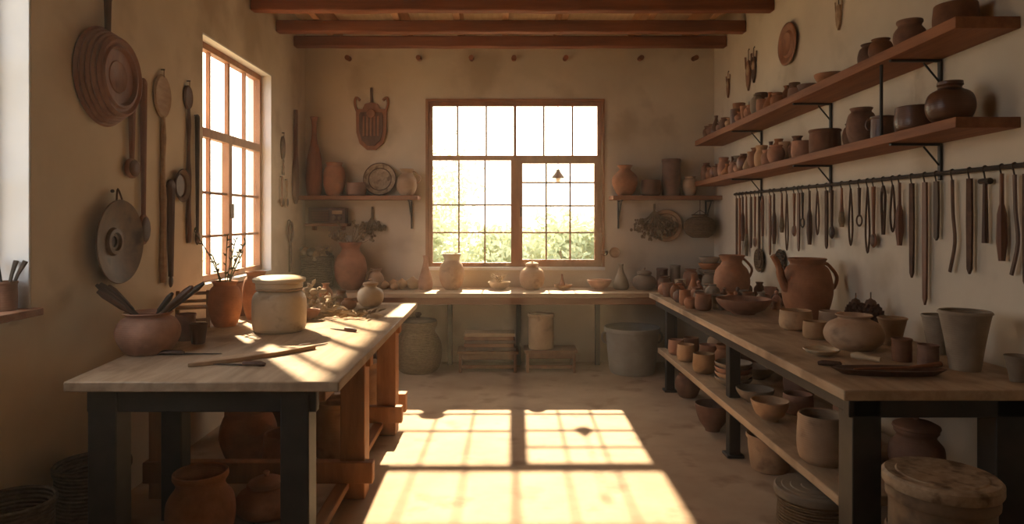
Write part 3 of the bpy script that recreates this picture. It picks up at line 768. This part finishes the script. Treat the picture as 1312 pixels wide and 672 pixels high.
for top,ys in ((TU,5.32),(TL,5.50)):
    y=ys
    while y<7.2:
        for x in (2.15,2.29):
            k=q.choice(kinds); R=q.uniform(.045,.062); H=R*q.uniform(1.7,3.2)
            if x>2.2: H*=1.35
            pot(names[k],k,R,H,(x+q.uniform(-.008,.008),y,top(y)-.001),q.choice([TERRA,TERRAD,OCHRE,TERRAD,GREYC,BROWNG,TERRA]),seg=18)
        y+=.135

# ------------------------------------------------------------------ wall tools
def spoon(b,x,zt,L,mat,bw=.03,bl=.05,hr=.006,y=-.02,ring=False):
    n=6; pts=[(x,y,zt-L*i/n) for i in range(n+1)]
    b.tube(pts,[hr*(1.5-.6*i/n) for i in range(n+1)],mat,8)
    if ring: b.lathe([(bw,-.006),(bw+.008,0),(bw,.006),(bw-.008,0),(bw,-.006)],mat,Matrix.Translation((x,y,zt-L-bw))@Matrix.Rotation(PI/2,4,'X'),20)
    else:
        M=Matrix.Translation((x,y,zt-L-bl*.8))@Matrix.Diagonal((1,.35,1,1)); b.ell((0,0,0),(bw,bw,bl),mat,14,8,M)
        b.ell((0,-bw*.22,0),(bw*.8,bw*.22,bl*.82),WDARK if mat is not WDARK else IRON,12,6,Matrix.Translation((x,y,zt-L-bl*.8)))
ZR=1.84
b=B(); b.tube([(XR-.03,2.9,ZR),(XR-.03,6.85,ZR)],.012,IRON,8)
for i in range(9): b.tube([(XR-.03,2.98+i*.475,ZR),(XR,2.98+i*.475,ZR)],.008,IRON,6)
b.done('tool_rail')
def hung(kind,y,L,mat,seed=0):
    b=B()
    b.tube(smooth([(0,-.012,.004),(0,-.024,.015),(0,-.036,.004),(0,-.03,-.02),(0,-.024,-.05)],3),.004,IRON,6)
    yy=-.024
    if kind=='strip':
        b.extr([(-.017,-.04),(.017,-.04),(.021,-L*.5),(.015,-L*.95),(0,-L),(-.015,-L*.95),(-.019,-L*.5)],yy-.006,yy+.006,mat)
    elif kind=='handle':
        b.tube([(0,yy,-.03),(0,yy,-L*.45)],[.009,.010],mat,6); b.tube([(0,yy,-L*.4),(0,yy,-L*.5),(0,yy,-L*.8),(0,yy,-L)],[.011,.020,.023,.014],mat,8)
    elif kind=='spoon': spoon(b,0,-.04,L-.12,mat,.034,.048,.009,yy)
    elif kind=='ring': spoon(b,0,-.04,L-.1,mat,.034,.045,.008,yy,True)
    elif kind=='loop':
        w=.024
        b.tube(smooth([(0,yy,-.04),(-w*.5,yy,-L*.3),(-w,yy,-L*.75),(0,yy,-L),(w,yy,-L*.75),(w*.5,yy,-L*.3),(0,yy,-.04)],4),.006,mat,6)
    elif kind=='tongs':
        for s_ in (-1,1): b.tube(smooth([(0,yy,-.04),(s_*.02,yy,-L*.3),(s_*.014,yy,-L*.7),(s_*.006,yy,-L)],4),[.008]*13,mat,6)
        b.ell((0,yy,-.07),(.014,.01,.014),mat,8,6)
    elif kind=='hammer':
        b.tube([(0,yy,-.05),(0,yy,-L)],[.010,.015],mat,8); b.tube([(-.035,yy,-.06),(.035,yy,-.06)],[.013,.016],IRON,8)
    elif kind=='brush':
        b.tube([(0,yy,-.03),(0,yy,-L*.55),(0,yy,-L*.65)],[.008,.012,.016],mat,8); b.tube([(0,yy,-L*.65),(0,yy,-L*.85),(0,yy,-L)],[.016,.024,.014],DRIED,8)
    elif kind=='curve':
        b.tube(smooth([(0,yy,-.04),(.005,yy,-L*.4),(.02,yy,-L*.7),(-.02,yy,-L)],4),[.013]*13,mat,6,flat=.5)
    nm={'strip':'leather_strap','handle':'wooden_handled_tool','spoon':'hanging_spoon','ring':'ribbon_tool','loop':'leather_loop','tongs':'hanging_tongs','hammer':'hammer','brush':'hanging_brush','curve':'curved_scraper'}[kind]
    return b.done(nm,(XR-.006,y,ZR),-PI/2)
tl=[('strip',3.05,.55,CORD),('curve',3.12,.50,WDARK),('handle',3.20,.44,WRED),('hammer',3.31,.36,WDARK),('strip',3.42,.52,CORD),('curve',3.55,.52,CORD),('strip',3.68,.36,WDARK),('strip',3.78,.72,WRED),('strip',3.90,.58,CORD),('handle',4.02,.40,WRED),('loop',4.09,.32,CORD),
    ('tongs',4.19,.34,CORD),('spoon',4.30,.42,WRED),('loop',4.37,.46,CORD),('ring',4.47,.28,WDARK),('loop',4.58,.42,CORD),('brush',4.70,.30,WRED),('spoon',4.84,.38,WDARK),('strip',4.92,.46,CORD),('loop',5.06,.36,CORD),('handle',5.19,.44,WDARK),('ring',5.31,.30,IRON),('strip',5.38,.5,WRED),
    ('spoon',5.46,.38,WRED),('loop',5.60,.5,CORD),('brush',5.70,.36,WRED),('handle',5.86,.46,WDARK),('strip',5.95,.56,WRED),('tongs',6.12,.40,WRED),('strip',6.2,.62,CORD),('spoon',6.30,.5,WRED),('strip',6.40,.52,WDARK),('brush',6.52,.6,WRED),('handle',6.62,.46,WDARK),('strip',6.70,.62,WRED),('strip',6.79,.68,WDARK)]
for i,(k,y,L,m) in enumerate(tl): hung(k,y,L,m,i)
plate('woven_wall_fan',.11,(XR-.003,6.22,1.22),-PI/2,WICKER,concentric=4,tilt=0)
plate('woven_wall_fan',.10,(XR-.003,5.75,1.24),-PI/2,WICKERD,concentric=4,tilt=0)
plate('carved_wall_disc',.175,(XR-.002,5.60,3.03),-PI/2,WRED,concentric=3,tilt=0,depth=.03)
def ornament(loc,rz,s=1.0,m=WRED,name='hanging_ornament'):
    b=B(); b.tube([(0,-.012,.16*s),(0,-.012,.08*s)],.004,CORD,5)
    b.extr([(-.02*s,.08*s),(.02*s,.08*s),(.045*s,.0),(.03*s,-.09*s),(0,-.14*s),(-.03*s,-.09*s),(-.045*s,.0)],-.02,-.004,m)
    b.ell((0,-.02,.01*s),(.028*s,.008,.04*s),WPALE,10,6); b.tube([(-.05*s,-.012,.03*s),(-.065*s,-.012,.12*s)],.006*s,m,6); b.tube([(.05*s,-.012,.03*s),(.065*s,-.012,.12*s)],.006*s,m,6)
    b.ell((0,-.006,.165*s),(.008,.006,.008),IRON,8,6)
    return b.done(name,loc,rz)
ornament((XR,6.52,3.0),-PI/2,1.3,WRED); ornament((XR,7.1,2.98),-PI/2,.9,WRED); ornament((XR,4.78,3.03),-PI/2,.8,WPALE); ornament((XR,6.38,3.02),-PI/2,1.1,WDARK)
ornament((XR,4.0,2.98),-PI/2,.7,WRED)

b=B(); M=Matrix.Rotation(PI/2,4,'X')
prof=[(0,0)]
for i in range(5):
    r=.262-.011*i*1.2; z=.022*i; prof+=[(r,z+.001),(r+.008,z+.010),(r,z+.021)]
prof+=[(.20,.112),(.185,.100),(.175,.10),(.165,.112),(.155,.112),(.145,.09),(.09,.086),(.085,.09),(.08,.086),(0,.084)]
b.lathe(prof,WRED,M,44)
b.tube([(0,-.03,.25),(0,-.03,.42)],[.016,.02],WDARK,8); b.ell((0,-.03,.46),(.045,.02,.055),WDARK,12,8)
b.tube([(0,-.03,.50),(0,-.03,.62)],[.012,.02],WDARK,8)
b.done('nested_wooden_platters',(XL+.002,3.72,2.37),PI/2)
b=B(); R=.235
prof=[(0,.004),(R*.55,.004),(R*.97,.05),(R,.055),(R*.985,.062),(R*.95,.058),(R*.52,.018),(R*.34,.016),(R*.30,.034),(R*.22,.036),(R*.2,.02),(R*.13,.02)]
b.lathe(prof,PANW,M,44); b.lathe([(R*.13,.02),(R*.12,.012),(0,.012)],IRON,M,20)
b.tube(smooth([(-.03,-.05,R*.96),(0,-.04,R*1.25),(.03,-.05,R*.96)],4),.005,CORD,6); b.ell((0,-.01,R*1.2),(.01,.012,.01),IRON,8,6)
b.done('large_wooden_pan',(XL+.002,3.80,1.47),PI/2)
def wallspoon(name,y,ztop,L,bw,bl,mat,hr=.009,ring=False,flip=False):
    b=B()
    if flip:
        b.lathe([(0,.0),(bw*.95,.0),(bw,.012),(bw*.9,.02),(bw*.8,.014),(0,.012)],mat,Matrix.Translation((0,0,-bl))@Matrix.Scale(bl/bw,4,(0,0,1))@M,30)
        n=8; b.tube([(.004*math.sin(i*1.7),-.014,-2*bl+.01-(L-2*bl)*i/n) for i in range(n+1)],[hr*(.8+.5*(i/n)+(.35 if i%3==1 else 0)) for i in range(n+1)],mat,8)
    else:
        spoon(b,0,0,L-2*bl,mat,bw,bl,hr,-.02,ring)
        b.ell((0,-.02,.01),(hr*2,hr*1.4,hr*2.4),mat,8,6)
    b.tube([(0,0,.03),(0,-.025,.03)],.005,IRON,6); b.tube([(0,-.02,.03),(0,-.02,-.02)],.003,CORD,5)
    return b.done(name,(XL+.003,y,ztop),PI/2)
wallspoon('wooden_ladle',3.98,2.26,.44,.075,.060,WRED,.015)
wallspoon('wooden_ladle',4.11,2.40,.98,.065,.095,WRED,.015)
wallspoon('long_handled_paddle',4.36,2.52,1.34,.11,.14,WPALE,.016,flip=True)
wallspoon('long_wooden_spatula',4.45,1.80,.66,.026,.04,WDARK,.019)
wallspoon('long_wooden_spoon',4.72,2.52,1.10,.060,.085,WDARK,.013,flip=True)
wallspoon('iron_ladle',4.84,2.30,.90,.032,.05,IRON,.012)
plate('small_round_sieve',.11,(XL+.003,4.60,1.82),PI/2,PANW,rim=WDARK,tilt=0,depth=.03)
wallspoon('small_wall_spoon',6.78,2.42,.40,.055,.12,PANW,.009,flip=True)
wallspoon('small_wall_spoon',6.72,1.98,.28,.035,.05,WRED,.009)
wallspoon('small_wall_spoon',6.87,1.96,.26,.035,.05,WPALE,.009)
b=B(); b.extr([(-.02,0),(.02,0),(.025,-.45),(.055,-.6),(.07,-.8),(.05,-.94),(0,-.99),(-.05,-.94),(-.07,-.8),(-.055,-.6),(-.025,-.45)],-.04,-.006,WRED); b.tube([(0,0,-.03),(0,-.04,-.03)],.006,IRON,6); b.done('wooden_paddle',(XL,7.17,2.74),PI/2,bevel=.006)
b=B(); b.tube(smooth([(0,-.02,0),(-.06,-.02,.02),(-.08,-.02,-.12),(0,-.02,-.2),(.07,-.02,-.1),(.04,-.02,.0),(0,-.02,0)],5),.013,CORD,8); b.tube([(0,-.02,-.19),(.0,-.02,-.5)],[.012,.022],CORD,8); b.done('coiled_leather_strap',(XL,7.0,1.55),PI/2)
b=B(); vessel(b,'cyl',.05,.13,TERRAD)
for a in (0.3,1.2,2.2): b.tube([(0,0,.02),(.05*math.cos(a),.03*math.sin(a)+.0,.16),(.08*math.cos(a),.05*math.sin(a),.22)],[.006,.008,.012],IRON,6)
b.done('brush_pot',(-2.235,3.08,1.185),.3)

# ------------------------------------------------------------------ thin haze volume, added for the glow around the windows
m=bpy.data.materials.new('added_glow_haze'); m.use_nodes=True; nt=m.node_tree; nt.nodes.clear()
o_=nt.nodes.new('ShaderNodeOutputMaterial'); vsn=nt.nodes.new('ShaderNodeVolumeScatter')
vsn.inputs['Color'].default_value=(1,.84,.62,1); vsn.inputs['Density'].default_value=.013; vsn.inputs['Anisotropy'].default_value=.6
nt.links.new(vsn.outputs[0],o_.inputs['Volume'])
b=B(); b.box((XL+.004,YF+.004,.004),(XR-.004,YB-.004,ZC-.004),m); b.done('added_glow_haze')

# ------------------------------------------------------------------ lights
sun=bpy.data.lights.new('sun','SUN'); sun.energy=18; sun.color=(1,.75,.45); sun.angle=math.radians(.9)
so=bpy.data.objects.new('sun',sun); scene.collection.objects.link(so)
so.rotation_euler=Vector((-.02,-1,-.695)).to_track_quat('-Z','Y').to_euler()
sp=bpy.data.lights.new('left_window_sunbeam','SPOT'); sp.energy=21000; sp.color=(1,.78,.50); sp.spot_size=math.radians(24); sp.shadow_soft_size=.09; sp.spot_blend=.2
spo=bpy.data.objects.new('left_window_sunbeam',sp); scene.collection.objects.link(spo)
d=Vector((.53,-.72,-.80)).normalized(); spo.location=Vector((XL-.1,5.73,2.0))-d*7.5
spo.rotation_euler=d.to_track_quat('-Z','Y').to_euler()
def portal(loc,sx,sy,direction,name):
    l=bpy.data.lights.new(name,'AREA'); l.shape='RECTANGLE'; l.size=sx; l.size_y=sy; l.cycles.is_portal=True
    o=bpy.data.objects.new(name,l); scene.collection.objects.link(o); o.location=loc
    o.rotation_euler=Vector(direction).to_track_quat('-Z','Z').to_euler()
portal(((BW[0]+BW[1])/2,YB+.12,(BW[2]+BW[3])/2),BW[1]-BW[0],BW[3]-BW[2],(0,-1,0),'window_portal')
portal((XL-.24,(LW[0]+LW[1])/2,(LW[2]+LW[3])/2),LW[1]-LW[0],LW[3]-LW[2],(1,0,0),'window_portal')
portal((XL-.24,(NW[0]+NW[1])/2,(NW[2]+NW[3])/2),NW[1]-NW[0],NW[3]-NW[2],(1,0,0),'window_portal')
# sky: warm around the sun (towards +Y), cool on the shaded side
w=bpy.data.worlds.new('sky'); scene.world=w; w.use_nodes=True
nt=w.node_tree; bg=nt.nodes['Background']
tc=nt.nodes.new('ShaderNodeTexCoord'); sep=nt.nodes.new('ShaderNodeSeparateXYZ'); rp=nt.nodes.new('ShaderNodeValToRGB')
rp.color_ramp.elements[0].position=.30; rp.color_ramp.elements[0].color=(.80,.89,1,1)
rp.color_ramp.elements[1].position=.95; rp.color_ramp.elements[1].color=(1,.87,.67,1)
e=rp.color_ramp.elements.new(.62); e.color=(1,.94,.86,1)
mr=nt.nodes.new('ShaderNodeMapRange'); mr.inputs[1].default_value=-1
nt.links.new(tc.outputs['Generated'],sep.inputs[0]); nt.links.new(sep.outputs[1],mr.inputs[0]); nt.links.new(mr.outputs[0],rp.inputs[0]); nt.links.new(rp.outputs[0],bg.inputs[0])
bg.inputs[1].default_value=3.7

# ------------------------------------------------------------------ camera
cam=bpy.data.cameras.new('camera'); co=bpy.data.objects.new('camera',cam); scene.collection.objects.link(co)
co.location=(0,0,1.6); co.rotation_euler=(PI/2,0,0)
cam.sensor_width=36; cam.lens=875/1312*36; cam.shift_x=15/1312; cam.shift_y=-56/1312; cam.clip_start=.05
scene.camera=co
scene.view_settings.view_transform='Standard'
scene.view_settings.look='None'
scene.view_settings.exposure=.2
